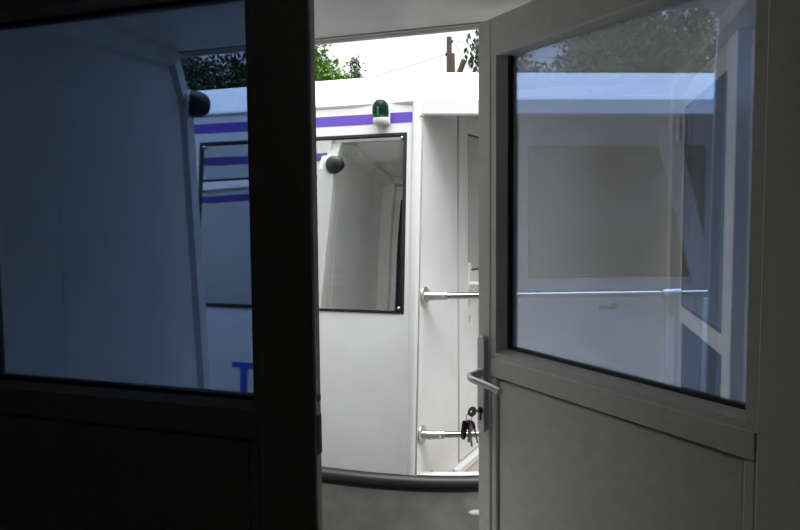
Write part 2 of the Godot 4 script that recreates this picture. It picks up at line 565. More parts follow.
# window filling an opening of the given size; faces dir along z, centre at the parent's origin
func make_window(parent: Node3D, size: Vector2, dir: float, glass_mat: Material = null, lean := 0.0):
	var r := Rect2(-size / 2, size)
	var st := new_st()
	var w := 0.011
	var inner := r.grow(-w)
	ring_bars(st, inner, w + 0.003, minf(-0.045 * dir, 0.004 * dir), maxf(-0.045 * dir, 0.004 * dir), 0.003)
	mesh_part("frame", done(st), M.seal_black, parent)
	mesh_part("pane", wavy_slab(inner.grow(0.003), 0.006, dir, 11 + int(size.x * 100)), glass_mat if glass_mat else M.mirror_glass, parent, Transform3D(Basis(Vector3.RIGHT, deg_to_rad(lean)), Vector3(0, 0, -absf(lean) * 0.004)))
	for sx in [-1.0, 1.0]:
		for sy in [-1.0, 1.0]:
			st = new_st()
			lathe(st, [Vector2(0, 0.003), Vector2(0.005, 0.002), Vector2(0.0065, 0)], Transform3D(Basis(Vector3.RIGHT, PI / 2 * dir), Vector3(sx * (size.x / 2 - 0.018), sy * (size.y / 2 - 0.018), 0.004 * dir)), 10)
			mesh_part("screw", done(st), M.chrome, parent)

# sheet of glass with the slight waves of bent acrylic
func wavy_slab(r: Rect2, t: float, dir: float, seed_: int) -> ArrayMesh:
	var n := FastNoiseLite.new()
	n.seed = seed_
	n.frequency = 1.9
	n.fractal_octaves = 1
	var nx := 40
	var ny := 32
	var amp := 0.0006
	var st := new_st()
	for side in [1.0, -1.0]:
		st.set_smooth_group(2 if side > 0 else 3)
		var g := func(i: int, j: int) -> Vector3:
			var x: float = r.position.x + r.size.x * i / nx
			var y: float = r.position.y + r.size.y * j / ny
			return Vector3(x, y, side * t / 2 + amp * n.get_noise_2d(x * 0.9, y))
		for i in nx:
			for j in ny:
				quad(st, g.call(i, j), g.call(i + 1, j), g.call(i + 1, j + 1), g.call(i, j + 1), Vector3(0, 0, side))
	st.set_smooth_group(-1)
	var a := r.position
	var b := r.end
	var h := t / 2
	quad(st, Vector3(a.x, a.y, -h), Vector3(b.x, a.y, -h), Vector3(b.x, a.y, h), Vector3(a.x, a.y, h), Vector3.DOWN)
	quad(st, Vector3(a.x, b.y, -h), Vector3(b.x, b.y, -h), Vector3(b.x, b.y, h), Vector3(a.x, b.y, h), Vector3.UP)
	quad(st, Vector3(a.x, a.y, -h), Vector3(a.x, b.y, -h), Vector3(a.x, b.y, h), Vector3(a.x, a.y, h), Vector3.LEFT)
	quad(st, Vector3(b.x, a.y, -h), Vector3(b.x, b.y, -h), Vector3(b.x, b.y, h), Vector3(b.x, a.y, h), Vector3.RIGHT)
	return done(st)

# ------------------------------------------------------------------ the two door leaves
# local axes: x from hinge edge (0) to free edge (w), y up from the eye level, z = 0 at the glass, +z towards the cabin
const FACE := 0.035
const BACK := -0.022
func leaf(o: Node3D, g0: float, g1: float, w: float, gt: float, gb: float, top: float, bottom: float, mid: float, flip: float, prof: float, profF: float):
	# prof, profF: width of the frame profile and of the free stile; g0..g1 glass in x, gb..gt glass in y, mid = groove under the middle rail. flip = -1 mirrors x
	var X := func(x: float) -> float: return x * flip
	var bx := func(st: SurfaceTool, x0: float, x1: float, y0: float, y1: float, z0: float, z1: float, ch: float):
		chbox(st, Vector3(minf(X.call(x0), X.call(x1)), y0, z0), Vector3(maxf(X.call(x0), X.call(x1)), y1, z1), ch)
	var rb := 0.010                        # the glazing bead is this much wider at the face than at the glass
	var st := new_st()
	bx.call(st, w - profF, w, bottom, top, FACE - 0.024, FACE, 0.003)
	bx.call(st, w - profF, w - 0.018, bottom, top, BACK, FACE - 0.024, 0.001)
	mesh_part("stile", done(st), M.door_paint, o)
	st = new_st()
	bx.call(st, 0.0, prof, bottom, top, BACK, FACE, 0.003)
	mesh_part("stile", done(st), M.door_paint, o)
	st = new_st()
	bx.call(st, prof, w - profF, top - prof, top, BACK, FACE, 0.003)
	mesh_part("top_rail", done(st), M.door_paint, o)
	st = new_st()
	bx.call(st, prof, w - profF, bottom, bottom + 0.07, BACK, FACE, 0.003)
	mesh_part("bottom_rail", done(st), M.door_paint, o)
	st = new_st()
	bx.call(st, prof, w - profF, mid + 0.004, gb - rb - 0.012, BACK, FACE, 0.003)
	mesh_part("middle_rail", done(st), M.door_paint, o)
	# glazing beads: mitred, sloping from the face down to the glass
	var f := FACE - 0.002
	var lo := Vector2(g0, gb)
	var hi := Vector2(g1, gt)
	var inner := [Vector2(lo.x, lo.y), Vector2(hi.x, lo.y), Vector2(hi.x, hi.y), Vector2(lo.x, hi.y)]
	var lip := [lo + Vector2(-rb, -rb), Vector2(hi.x + rb, lo.y - rb), hi + Vector2(rb, rb), Vector2(lo.x - rb, hi.y + rb)]
	var outer := [Vector2(prof - 0.003, gb - rb - 0.015), Vector2(w - profF + 0.003, gb - rb - 0.015), Vector2(w - profF + 0.003, top - prof + 0.003), Vector2(prof - 0.003, top - prof + 0.003)]
	for k in 4:
		var k2 := (k + 1) % 4
		st = new_st()
		st.set_smooth_group(-1)
		var mid2: Vector2 = (lo + hi) / 2 - (inner[k] + inner[k2]) / 2
		var inward := Vector3(mid2.x * flip, mid2.y, 0).normalized()
		var P := func(q: Vector2, z: float) -> Vector3: return Vector3(q.x * flip, q.y, z)
		quad(st, P.call(inner[k], 0.004), P.call(inner[k2], 0.004), P.call(lip[k2], f), P.call(lip[k], f), inward + Vector3(0, 0, 0.3))
		quad(st, P.call(lip[k], f), P.call(lip[k2], f), P.call(outer[k2], f), P.call(outer[k], f), Vector3(0, 0, 1))
		quad(st, P.call(inner[k], BACK + 0.0015), P.call(inner[k2], BACK + 0.0015), P.call(inner[k2], -0.018), P.call(inner[k], -0.018), inward)
		quad(st, P.call(inner[k], BACK + 0.0015), P.call(inner[k2], BACK + 0.0015), P.call(outer[k2], BACK + 0.0015), P.call(outer[k], BACK + 0.0015), Vector3(0, 0, -1))
		mesh_part("glazing_bead", done(st), M.door_paint, o)
	st = new_st()
	var gw := 0.007
	for s in [[g0 - 0.004, g0 + gw, gb, gt], [g1 - gw, g1 + 0.004, gb, gt], [g0, g1, gb - 0.004, gb + gw], [g0, g1, gt - gw, gt + 0.004]]:
		bx.call(st, s[0], s[1], s[2], s[3], -0.021, 0.005, 0.001)
	mesh_part("gasket", done(st), M.gasket, o)
	# double glazing
	for z in [-0.003, -0.018]:
		var bm := BoxMesh.new()
		bm.size = Vector3(g1 - g0 + 0.004, gt - gb + 0.004, 0.004)
		mesh_part("pane", bm, M.coated_glass if z > -0.01 else M.door_glass, o, Transform3D(Basis(), Vector3((g0 + g1) / 2 * flip, (gb + gt) / 2, z)))
	# lower panel in a black gasket
	st = new_st()
	bx.call(st, prof + 0.026, w - profF - 0.026, bottom + 0.096, mid - 0.004, -0.012, 0.026, 0.002)
	mesh_part("lower_panel", done(st), M.door_panel, o)
	st = new_st()
	bx.call(st, prof - 0.002, w - profF + 0.002, bottom + 0.069, mid + 0.005, -0.014, 0.010, 0.0)
	mesh_part("panel_gasket", done(st), M.gasket, o)
	st = new_st()
	bx.call(st, prof + 0.0005, prof + 0.022, bottom + 0.07, mid + 0.003, -0.01, FACE - 0.003, 0.003)
	bx.call(st, w - profF - 0.022, w - profF - 0.0005, bottom + 0.07, mid + 0.003, -0.01, FACE - 0.003, 0.003)
	mesh_part("panel_bead", done(st), M.door_paint, o)

func hinge(o: Node3D, at: Vector3):
	var st := new_st()
	tube(st, [at + Vector3(0, -0.045, 0), at + Vector3(0, 0.045, 0)], 0.010, 12)
	mesh_part("hinge", done(st), M.satin_metal, o)

func doors():
	# left leaf, shut
	var l := structure("door_1", "closed left door leaf, dark against the light, with tinted glass", "door", v(-1.288, 0, -1.07))
	leaf(l, 0.038, 0.664, 0.795, 0.400, -0.325, 0.484, -0.95, -0.392, 1.0, 0.026, 0.112)
	mesh_part("keeper_plate", box_mesh(Vector3(0.793, -0.405, 0.014), Vector3(0.7968, -0.335, 0.030), 0.001), M.black_plastic, l)
	mesh_part("keeper_plate", box_mesh(Vector3(0.793, -0.313, 0.014), Vector3(0.796, -0.300, 0.028), 0.001), M.black_plastic, l)
	for y in [0.445, 0.42, 0.385]:
		mesh_part("edge_screw", box_mesh(Vector3(0.793, y - 0.004, 0.014), Vector3(0.7965, y + 0.004, 0.024), 0.001), M.satin_metal, l)
	for y in [0.33, -0.75]:
		hinge(l, Vector3(-0.004, y, BACK - 0.012))
	# right leaf, swung out
	var a := deg_to_rad(47.46)
	var d := Vector2(-sin(a), -cos(a))             # from hinge to free edge, in x and z
	var gl := Vector2(-0.248, -1.645)              # free-side end of its glass
	var w := 0.615 + 0.131 + 0.096
	var hp := gl - d * (w - 0.096)
	var r := structure("door_2", "open grey right door leaf with large pane and lever handle", "door", v(hp.x, 0, hp.y))
	r.rotation.y = atan2(d.y, -d.x)
	leaf(r, 0.122, 0.760, w, 0.400, -0.320, 0.484, -0.93, -0.395, -1.0, 0.092, 0.052)
	for y in [0.33, -0.75]:
		hinge(r, Vector3(0.004, y, BACK - 0.012))
	var px := -(w - 0.027)
	# handle: long plate, curved lever, keyhole
	var h := Node3D.new()
	h.name = "handle"
	r.add_child(h, true)
	h.position = Vector3(px, 0, FACE)
	var st := new_st()
	var outline: Array[Vector2] = []
	var ht := -0.292
	var hb := -0.540
	var pw := 0.0155
	for k in 13:
		var t := PI * k / 12
		outline.append(Vector2(cos(t) * pw, ht - 0.012 + sin(t) * 0.012))
	for k in 13:
		var t := PI + PI * k / 12
		outline.append(Vector2(cos(t) * pw, hb + 0.012 + sin(t) * 0.012))
	st.set_smooth_group(-1)
	for k in outline.size():
		var p: Vector2 = outline[k]
		var q: Vector2 = outline[(k + 1) % outline.size()]
		var pi: Vector2 = p * Vector2(0.86, 1) + Vector2(0, -0.002 * signf(p.y - (ht + hb) / 2))
		var qi: Vector2 = q * Vector2(0.86, 1) + Vector2(0, -0.002 * signf(q.y - (ht + hb) / 2))
		var c2 := Vector2(0, (ht + hb) / 2)
		quad(st, Vector3(p.x, p.y, 0), Vector3(q.x, q.y, 0), Vector3(q.x, q.y, 0.009), Vector3(p.x, p.y, 0.009), Vector3((p + q).x, 0.2 * ((p + q) / 2 - c2).y, 0))
		quad(st, Vector3(p.x, p.y, 0.009), Vector3(q.x, q.y, 0.009), Vector3(qi.x, qi.y, 0.0115), Vector3(pi.x, pi.y, 0.0115), Vector3((p + q).x, 0.2 * ((p + q) / 2 - c2).y, 0.02))
		tri(st, Vector3(pi.x, pi.y, 0.0115), Vector3(qi.x, qi.y, 0.0115), Vector3(0, c2.y, 0.0115), Vector3(0, 0, 1))
	mesh_part("plate", done(st), M.satin_metal, h)
	st = new_st()
	var pts: Array = []
	var rad: Array = []
	for k in 17:
		var t := k / 16.0
		var x := 0.0 + 0.132 * maxf(0.0, t - 0.18) / 0.82
		var z := 0.010 + 0.052 * sin(minf(1.0, t / 0.42) * PI / 2) - 0.018 * maxf(0.0, t - 0.45)
		pts.append(Vector3(x, -0.388 - 0.012 * t * t, z))
		rad.append(0.0085 if t > 0.12 else 0.0115)
	tube(st, pts, rad, 14)
	mesh_part("lever", done(st), M.satin_metal, h)
	st = new_st()
	lathe(st, [Vector2(0, 0.0035), Vector2(0.0125, 0.003), Vector2(0.014, 0)], Transform3D(Basis(Vector3.RIGHT, PI / 2), Vector3(0, -0.388, 0.0115)), 20)
	mesh_part("rosette", done(st), M.satin_metal, h)
	for y in [-0.308, -0.524]:
		st = new_st()
		lathe(st, [Vector2(0, 0.0012), Vector2(0.0032, 0.001), Vector2(0.004, 0)], Transform3D(Basis(Vector3.RIGHT, PI / 2), Vector3(0, y, 0.0115)), 12)
		mesh_part("screw", done(st), M.cast_metal, h)
	st = new_st()
	lathe(st, [Vector2(0, 0.004), Vector2(0.0075, 0.004), Vector2(0.0085, 0)], Transform3D(Basis(Vector3.RIGHT, PI / 2), Vector3(0, -0.482, 0.0115)), 18)
	chbox(st, Vector3(-0.004, -0.508, 0.0112), Vector3(0.004, -0.484, 0.0135), 0.001)
	mesh_part("lock_cylinder", done(st), M.seal_black, h)
	# the bunch of keys in the lock
	var world := r.transform * Transform3D(Basis(), h.position + Vector3(0, -0.482, 0.0155))
	keys(world)

func key_blade(called: String, parent: Node3D, m: Material, xf: Transform3D, len := 0.030, bow := 0.0125):
	# bow with a hole, then the cut blade, along -y of xf
	var st := new_st()
	st.set_smooth_group(-1)
	var t := 0.0012
	var n := 18
	var hole := Vector2(0, 0.003)
	for k in n:
		var a := TAU * k / n
		var b := TAU * (k + 1) / n
		var p := Vector2(sin(a), cos(a)) * bow
		var q := Vector2(sin(b), cos(b)) * bow
		var pi := hole + Vector2(sin(a), cos(a)) * 0.0034
		var qi := hole + Vector2(sin(b), cos(b)) * 0.0034
		for s in [-1.0, 1.0]:
			quad(st, xf * Vector3(p.x, p.y, s * t), xf * Vector3(q.x, q.y, s * t), xf * Vector3(qi.x, qi.y, s * t), xf * Vector3(pi.x, pi.y, s * t), xf.basis * Vector3(0, 0, s))
		quad(st, xf * Vector3(p.x, p.y, -t), xf * Vector3(q.x, q.y, -t), xf * Vector3(q.x, q.y, t), xf * Vector3(p.x, p.y, t), xf.basis * Vector3(p.x, p.y, 0))
	chbox(st, Vector3(-0.0028, -bow - 0.004, -t * 1.1), Vector3(0.0028, -bow + 0.003, t * 1.1), 0.0004, xf)
	for k in 6:
		var y0 := -bow - 0.004 - len * k / 6.0
		chbox(st, Vector3(-0.0036, y0 - len / 6.0, -t), Vector3(0.0036 - 0.0016 * [0.2, 1.0, 0.4, 0.9, 0.1, 0.7][k], y0, t), 0.0003, xf)
	return mesh_part(called, done(st), m, parent)

func keys(at: Transform3D):
	var o := thing("key_bunch", at.origin)
	o.basis = at.basis
	tag(o, "bunch of keys with dark purple fob hanging from the door lock", "keys")
	# local: +z out of the lock, -y down
	key_blade("key", o, M.key_brass, Transform3D(Basis(Vector3.RIGHT, PI / 2) * Basis(Vector3.UP, PI / 2), Vector3(0, 0, 0.022)), 0.006, 0.013)
	var st := new_st()
	var pts: Array = []
	for k in 23:
		var a := TAU * k / 22
		pts.append(Vector3(-0.002 + 0.003 * sin(a), -0.014 + 0.0125 * cos(a), 0.030 + 0.011 * sin(a)))
	tube(st, pts, 0.0011, 8)
	mesh_part("key_ring", done(st), M.chrome, o)
	key_blade("key", o, M.key_steel, Transform3D(Basis(Vector3.FORWARD, 0.12) * Basis(Vector3.UP, 0.5), Vector3(-0.004, -0.034, 0.026)), 0.030, 0.013)
	key_blade("key", o, M.key_brass, Transform3D(Basis(Vector3.FORWARD, -0.18) * Basis(Vector3.UP, 0.1), Vector3(0.001, -0.036, 0.030)), 0.034, 0.0125)
	key_blade("key", o, M.key_steel, Transform3D(Basis(Vector3.FORWARD, -0.42) * Basis(Vector3.UP, -0.3), Vector3(0.006, -0.034, 0.022)), 0.028, 0.012)
	st = new_st()
	var f := Transform3D(Basis(Vector3.FORWARD, 0.16) * Basis(Vector3.UP, 0.3), Vector3(-0.010, -0.030, 0.038))
	lathe(st, [Vector2(0, 0.008), Vector2(0.005, 0.006), Vector2(0.008, 0), Vector2(0.0085, -0.02), Vector2(0.008, -0.036), Vector2(0.005, -0.043), Vector2(0, -0.045)], f, 16, Vector2(1, 0.55))
	mesh_part("fob", done(st), M.fob_purple, o)

func own_lamp():
	# black navigation light on the slanted edge of the left side wall
	var o := thing("navigation_light", v(-1.345, 0.385, -1.905))
	tag(o, "black domed navigation light on the edge of our porch wall", "lamp")
	var aim := Basis(Quaternion(Vector3.UP, Vector3(0.86, -0.06, -0.5).normalized()))
	var st := new_st()
	lathe(st, [Vector2(0.0, -0.012), Vector2(0.041, -0.012), Vector2(0.044, -0.004), Vector2(0.044, 0.004), Vector2(0.041, 0.008)], Transform3D(aim, Vector3.ZERO), 28, Vector2(1, 1.05))
	mesh_part("base", done(st), M.white_plastic, o)
	st = new_st()
	lathe(st, [Vector2(0.041, 0.004), Vector2(0.043, 0.012), Vector2(0.0425, 0.018), Vector2(0.042, 0.030), Vector2(0.039, 0.044), Vector2(0.033, 0.057), Vector2(0.024, 0.066), Vector2(0.011, 0.071), Vector2(0, 0.072)], Transform3D(aim, Vector3.ZERO), 28, Vector2(1, 1.02))
	mesh_part("dome", done(st), M.black_plastic, o)
	st = new_st()
	lathe(st, [Vector2(0.0425, 0.016), Vector2(0.0437, 0.0175), Vector2(0.0437, 0.020), Vector2(0.0422, 0.0215)], Transform3D(aim, Vector3.ZERO), 28)
	mesh_part("collar", done(st), M.seal_black, o)
	st = new_st()
	lathe(st, [Vector2(0.0, 0.006), Vector2(0.013, 0.004), Vector2(0.016, 0.0)], Transform3D(Basis(Quaternion(Vector3.UP, Vector3(0.55, -0.35, 0.75).normalized())), aim * Vector3(0, 0.052, 0) + Vector3(0.014, -0.008, 0.024)), 16)
	mesh_part("vent_cap", done(st), M.seal_black, o)

# ------------------------------------------------------------------ the neighbouring boat
# plan of its near side: straight, then turning away from us along the porch
const CORNER := Vector2(-0.735, -2.444)
const FRONT := Vector2(0.9355, -0.3535)      # direction of the porch front

func plan(x_out := 0.0, shift := 0.0) -> Array:            # the side's plan path, with the corner rounded
	var p := [Vector2(-5.6, BOAT_Z - x_out), Vector2(-2.0, BOAT_Z - x_out), Vector2(-1.0, BOAT_Z - x_out), Vector2(-0.86, BOAT_Z - 0.008 - x_out)]
	if shift > 0.0:                          # hull and rub rail sweep round in a smooth bend
		p = [Vector2(-5.6, BOAT_Z - x_out), Vector2(-2.0, BOAT_Z - x_out)]
		var a := Vector2(-0.98, BOAT_Z - x_out)
		var c := CORNER + Vector2(0, -0.022 + shift) + FRONT * 0.30
		var m := Vector2(-0.70, BOAT_Z - x_out)
		for k in 13:
			var t := k / 12.0
			p.append(a.lerp(m, t).lerp(m.lerp(c, t), t))
		for t in [1.0, 1.6, 2.2]:
			p.append(CORNER + Vector2(0, -0.022 + shift) + FRONT * t)
		return p
	for t in [0.0, 0.1, 0.25, 0.5, 1.0, 1.6, 2.2]:
		p.append(CORNER + Vector2(0, -0.022 + shift) + FRONT * t)
	return p

func neighbour():
	var b := thing("moored_boat")
	tag(b, "white boat with purple stripe moored close alongside, porch handrails facing us", "boat")
	var st: SurfaceTool
	# side wall, leaning back a little, with the big window
	var side := Node3D.new()
	side.name = "side_wall"
	b.add_child(side, true)
	var pivot := v(0, 0.0, BOAT_Z)
	side.transform = Transform3D(Basis(Vector3.RIGHT, deg_to_rad(-4.8)), pivot)
	var back := Transform3D(Basis(), -pivot)
	var hole := Rect2(-1.69, -0.354, 0.912, 0.686)
	st = new_st()
	slab_with_holes(st, -5.6, -0.752, -0.975, 0.452, BOAT_Z - 0.05, BOAT_Z, [hole])
	mesh_part("wall_panel", done(st), M.gelcoat, side, back)
	mesh_part("stripe", box_mesh(v(-5.6, 0.3735, BOAT_Z), v(-0.736, 0.4115, BOAT_Z + 0.002), 0.0), M.purple, side, back)
	st = new_st()
	chbox(st, v(-1.512, -0.600, BOAT_Z), v(-1.402, -0.579, BOAT_Z + 0.002), 0.0)
	chbox(st, v(-1.473, -0.735, BOAT_Z), v(-1.441, -0.600, BOAT_Z + 0.002), 0.0)
	var t_ := mesh_part("letter", done(st), M.blue_letter, side, back)
	t_.set_meta("label", "blue painted letter T")
	var win := Node3D.new()
	win.name = "window"
	b.add_child(win, true)
	win.transform = side.transform * Transform3D(Basis(), v(hole.get_center().x, hole.get_center().y, BOAT_Z) - pivot)
	make_window(win, hole.size, 1.0, null, -1.0)
	# rounded corner post between side wall and porch
	st = new_st()
	st.set_smooth_group(1)
	var ys := [-0.962, 0.452]
	var dx := [-0.006, 0.002]
	var dz := [0.069, -0.028]
	var ring := [Vector2(-0.02, -0.02), Vector2(-0.018, 0.004), Vector2(-0.008, 0.009), Vector2(0.006, 0.008), Vector2(0.016, -0.001), Vector2(0.018, -0.02)]
	for k in ring.size() - 1:
		var p: Vector2 = ring[k]
		var q: Vector2 = ring[k + 1]
		quad(st, v(CORNER.x + dx[0] + p.x, ys[0], CORNER.y + p.y + dz[0]), v(CORNER.x + dx[0] + q.x, ys[0], CORNER.y + q.y + dz[0]), v(CORNER.x + dx[1] + q.x, ys[1], CORNER.y + q.y + dz[1]), v(CORNER.x + dx[1] + p.x, ys[1], CORNER.y + p.y + dz[1]), Vector3((p + q).x, 0, (p + q).y + 0.04))
	mesh_part("corner_post", done(st), M.gelcoat, b)
	mesh_part("sealant_bead", tube_mesh([v(CORNER.x + 0.014, -0.962, BOAT_Z + 0.064), v(CORNER.x + 0.021, 0.395, BOAT_Z - 0.032)], 0.003, 6), M.sealant, b)
	for s in [[-0.712, 0.390, -2.462, 0.007], [-0.722, -0.962, -2.368, 0.009]]:
		st = new_st()
		lathe(st, [Vector2(0, 0.35), Vector2(0.6, 0.25), Vector2(1, 0)], Transform3D(Basis(Vector3.RIGHT, PI / 2).scaled(Vector3.ONE * s[3]), v(s[0], s[1], s[2])), 10, Vector2(1.4, 0.7))
		mesh_part("rust_spot", done(st), M.rust, b)
	# roof and fascia, swept round the plan
	st = new_st()
	sweep(st, plan(0.030), [Vector2(-0.004, 0.442), Vector2(0.0, 0.450), Vector2(-0.004, 0.459), Vector2(-0.012, 0.466), Vector2(-0.30, 0.610), Vector2(-0.36, 0.630), Vector2(-2.2, 0.66), Vector2(-2.2, 0.60), Vector2(-0.36, 0.57), Vector2(-0.05, 0.43)], 1.0, true, -1)
	mesh_part("roof", done(st), M.roof_white, b)
	st = new_st()
	sweep(st, plan().slice(4), [Vector2(0.0, 0.394), Vector2(0.004, 0.400), Vector2(0.003, 0.452), Vector2(-0.006, 0.460), Vector2(-0.03, 0.455), Vector2(-0.03, 0.396)], 1.0, true, -1)
	mesh_part("fascia", done(st), M.gelcoat, b)
	# porch: left wall with a door in it, back wall, ceiling, deck
	var sdir := Vector2(0.165, -0.986).normalized()
	var s0 := CORNER + Vector2(0.016, -0.008)
	var bdir := FRONT
	var back0 := Vector2(-0.60, -3.215)
	var wl := Node3D.new()
	wl.name = "porch_side_wall"
	b.add_child(wl, true)
	# local x along the wall inwards, y up from eye, z into the porch
	wl.transform = Transform3D(Basis(Vector3(sdir.x, 0, sdir.y), Vector3.UP, Vector3(-sdir.y, 0, sdir.x)), v(s0.x, 0, s0.y))
	st = new_st()
	st.set_smooth_group(-1)
	var tp := [Vector2(0.022, 0.435), Vector2(-0.078, -1.0), Vector2(0.362, -1.0), Vector2(0.362, 0.435)]
	for zz in [-0.03, 0.0]:
		quad(st, Vector3(tp[0].x, tp[0].y, zz), Vector3(tp[1].x, tp[1].y, zz), Vector3(tp[2].x, tp[2].y, zz), Vector3(tp[3].x, tp[3].y, zz), Vector3(0, 0, 1.0 if zz == 0.0 else -1.0))
	for k in 4:
		var ta: Vector2 = tp[k]
		var tb: Vector2 = tp[(k + 1) % 4]
		quad(st, Vector3(ta.x, ta.y, -0.03), Vector3(tb.x, tb.y, -0.03), Vector3(tb.x, tb.y, 0.0), Vector3(ta.x, ta.y, 0.0), Vector3((ta + tb).x / 2 - 0.17, (ta + tb).y / 2 + 0.28, 0))
	chbox(st, Vector3(0.10, -1.16, -0.04), Vector3(0.362, -1.0, 0.0), 0.001)
	chbox(st, Vector3(0.362, -1.16, -0.04), Vector3(0.90, -1.063, 0.0), 0.001)
	chbox(st, Vector3(0.362, 0.455, -0.04), Vector3(0.90, 0.47, 0.0), 0.001)
	mesh_part("wall_panel", done(st), M.gelcoat, wl)
	mesh_part("door_seam", box_mesh(Vector3(0.356, -1.07, -0.055), Vector3(0.90, 0.46, -0.041), 0.0), M.gasket, wl)
	var dr := Node3D.new()
	dr.name = "door"
	b.add_child(dr, true)
	dr.transform = wl.transform * Transform3D(Basis(), Vector3(0.380, 0, 0))
	st = new_st()
	for q in [[0.0, 0.099, -1.056, 0.45], [0.33, 0.40, -1.056, 0.45], [0.099, 0.33, 0.376, 0.45], [0.099, 0.33, -1.056, -0.230]]:
		chbox(st, Vector3(q[0], q[2], -0.036), Vector3(q[1], q[3], 0.002), 0.0015)
	mesh_part("leaf", done(st), M.gelcoat, dr)
	var bm := BoxMesh.new()
	bm.size = Vector3(0.231, 0.606, 0.006)
	mesh_part("pane", bm, M.mirror_glass, dr, Transform3D(Basis(), Vector3(0.2145, 0.073, -0.008)))
	st = new_st()
	ring_bars(st, Rect2(0.105, -0.224, 0.219, 0.594), 0.006, -0.012, 0.001, 0.001)
	mesh_part("gasket", done(st), M.gasket, dr)
	st = new_st()
	tube(st, [Vector3(0.108, -0.285, 0.0), Vector3(0.108, -0.285, 0.036), Vector3(0.117, -0.285, 0.045), Vector3(0.23, -0.281, 0.043)], [0.012, 0.011, 0.012, 0.011], 12)
	mesh_part("lever", done(st), M.white_plastic, dr)
	mesh_part("handle_plate", box_mesh(Vector3(0.092, -0.31, 0.0), Vector3(0.122, -0.19, 0.010), 0.004), M.white_plastic, dr)
	for y in [-0.365, -0.44]:
		st = new_st()
		lathe(st, [Vector2(0, 0.002), Vector2(0.012, 0.002), Vector2(0.014, 0)], Transform3D(Basis(Vector3.RIGHT, PI / 2), Vector3(0.112, y, 0.002)), 12)
		chbox(st, Vector3(0.104, y - 0.022, 0.001), Vector3(0.120, y - 0.006, 0.0035), 0.001)
		mesh_part("keyhole", done(st), M.satin_metal, dr)
	# back wall with the wheelhouse window
	var wb := Node3D.new()
	wb.name = "porch_back_wall"
	b.add_child(wb, true)
	wb.transform = Transform3D(Basis(Vector3(bdir.x, 0, bdir.y), Vector3.UP, Vector3(-bdir.y, 0, bdir.x)), v(back0.x, 0, back0.y))
	var wr := Rect2(0.197, -0.285, 0.86, 0.635)
	st = new_st()
	for q in [[0.0, wr.position.x, -1.16, 0.47], [wr.end.x, 1.9, -1.16, 0.47], [wr.position.x, wr.end.x, wr.end.y, 0.47], [wr.position.x, wr.end.x, -1.16, wr.position.y]]:
		chbox(st, Vector3(q[0], q[2], -0.04), Vector3(q[1], q[3], 0.0), 0.0)
	mesh_part("wall_panel", done(st), M.gelcoat, wb)
	var pw := Node3D.new()
	pw.name = "porch_window"
	b.add_child(pw, true)
	pw.transform = wb.transform * Transform3D(Basis(), Vector3(wr.get_center().x, wr.get_center().y, 0))
	make_window(pw, wr.size, 1.0, M.porch_glass)
	# latch like a small key on the panel under the window
	st = new_st()
	chbox(st, Vector3(0.545, -0.436, 0), Vector3(0.61, -0.425, 0.008), 0.002)
	chbox(st, Vector3(0.545, -0.442, 0), Vector3(0.562, -0.419, 0.006), 0.002)
	lathe(st, [Vector2(0, 0.010), Vector2(0.014, 0.008), Vector2(0.017, 0)], Transform3D(Basis(Vector3.RIGHT, PI / 2), Vector3(0.618, -0.4305, 0)), 16)
	mesh_part("latch", done(st), M.dark_metal, b, wb.transform)
	# porch ceiling and deck (polygon slabs)
	var c0 := CORNER + Vector2(0.0, -0.045)
	var poly := [c0, c0 + FRONT * 1.62, back0 + bdir * 1.62, back0 - bdir * 0.12]
	for s in [["porch_ceiling", 0.452, 0.456, M.gelcoat], ["porch_deck", -1.16, -1.10, M.deck_brown]]:
		st = new_st()
		st.set_smooth_group(-1)
		var up: Array[Vector3] = []
		var dn: Array[Vector3] = []
		for q in poly:
			up.append(v(q.x, s[2], q.y))
			dn.append(v(q.x, s[1], q.y))
		quad(st, up[0], up[1], up[2], up[3], Vector3.UP)
		quad(st, dn[0], dn[1], dn[2], dn[3], Vector3.DOWN)
		for k in 4:
			var k2 := (k + 1) % 4
			var m2: Vector3 = (up[k] + up[k2]) / 2 - (up[0] + up[1] + up[2] + up[3]) / 4
			quad(st, up[k], up[k2], dn[k2], dn[k], m2)
		mesh_part(s[0], done(st), s[3], b)
	# white kick board along the foot of the side wall
	mesh_part("kick_board", box_mesh(Vector3(0.30, -1.10, 0.0), Vector3(0.80, -1.062, 0.03), 0.006), M.gelcoat, b, wl.transform)
	# far end of the porch
	var far0 := CORNER + FRONT * 1.62
	st = new_st()
	st.set_smooth_group(-1)
	var fdir := (back0 + bdir * 1.62) - far0
	var fx := Transform3D(Basis(Vector3(fdir.x, 0, fdir.y).normalized(), Vector3.UP, Vector3(-fdir.y, 0, fdir.x).normalized()), v(far0.x, 0, far0.y))
	chbox(st, Vector3(0, -1.06, -0.02), Vector3(fdir.length(), 0.42, 0.02), 0.0)
	mesh_part("porch_end_wall", done(st), M.gelcoat, b, fx)
	st = new_st()
	var fr := Transform3D(Basis(Vector3(FRONT.x, 0, FRONT.y), Vector3.UP, Vector3(-FRONT.y, 0, FRONT.x)), v(CORNER.x, 0, CORNER.y - 0.02))
	chbox(st, Vector3(1.60, -1.02, -0.05), Vector3(2.2, 0.42, 0.0), 0.0)
	mesh_part("bow_wall", done(st), M.gelcoat, b, fr)
	# slanted white pillar and its neighbour on the porch front
	var top := Vector3(0.855, 0.44, 0.008)
	var low := Vector3(1.13, -0.62, 0.008)
	var sl := (low - top).normalized()
	st = new_st()
	chbox(st, Vector3(-0.054, -(low - top).length(), -0.004), Vector3(0.054, 0.0, 0.014), 0.004, Transform3D(Basis(Vector3(-sl.y, sl.x, 0), -sl, Vector3(0, 0, 1)), top))
	mesh_part("slanted_pillar", done(st), M.gelcoat, b, wb.transform)
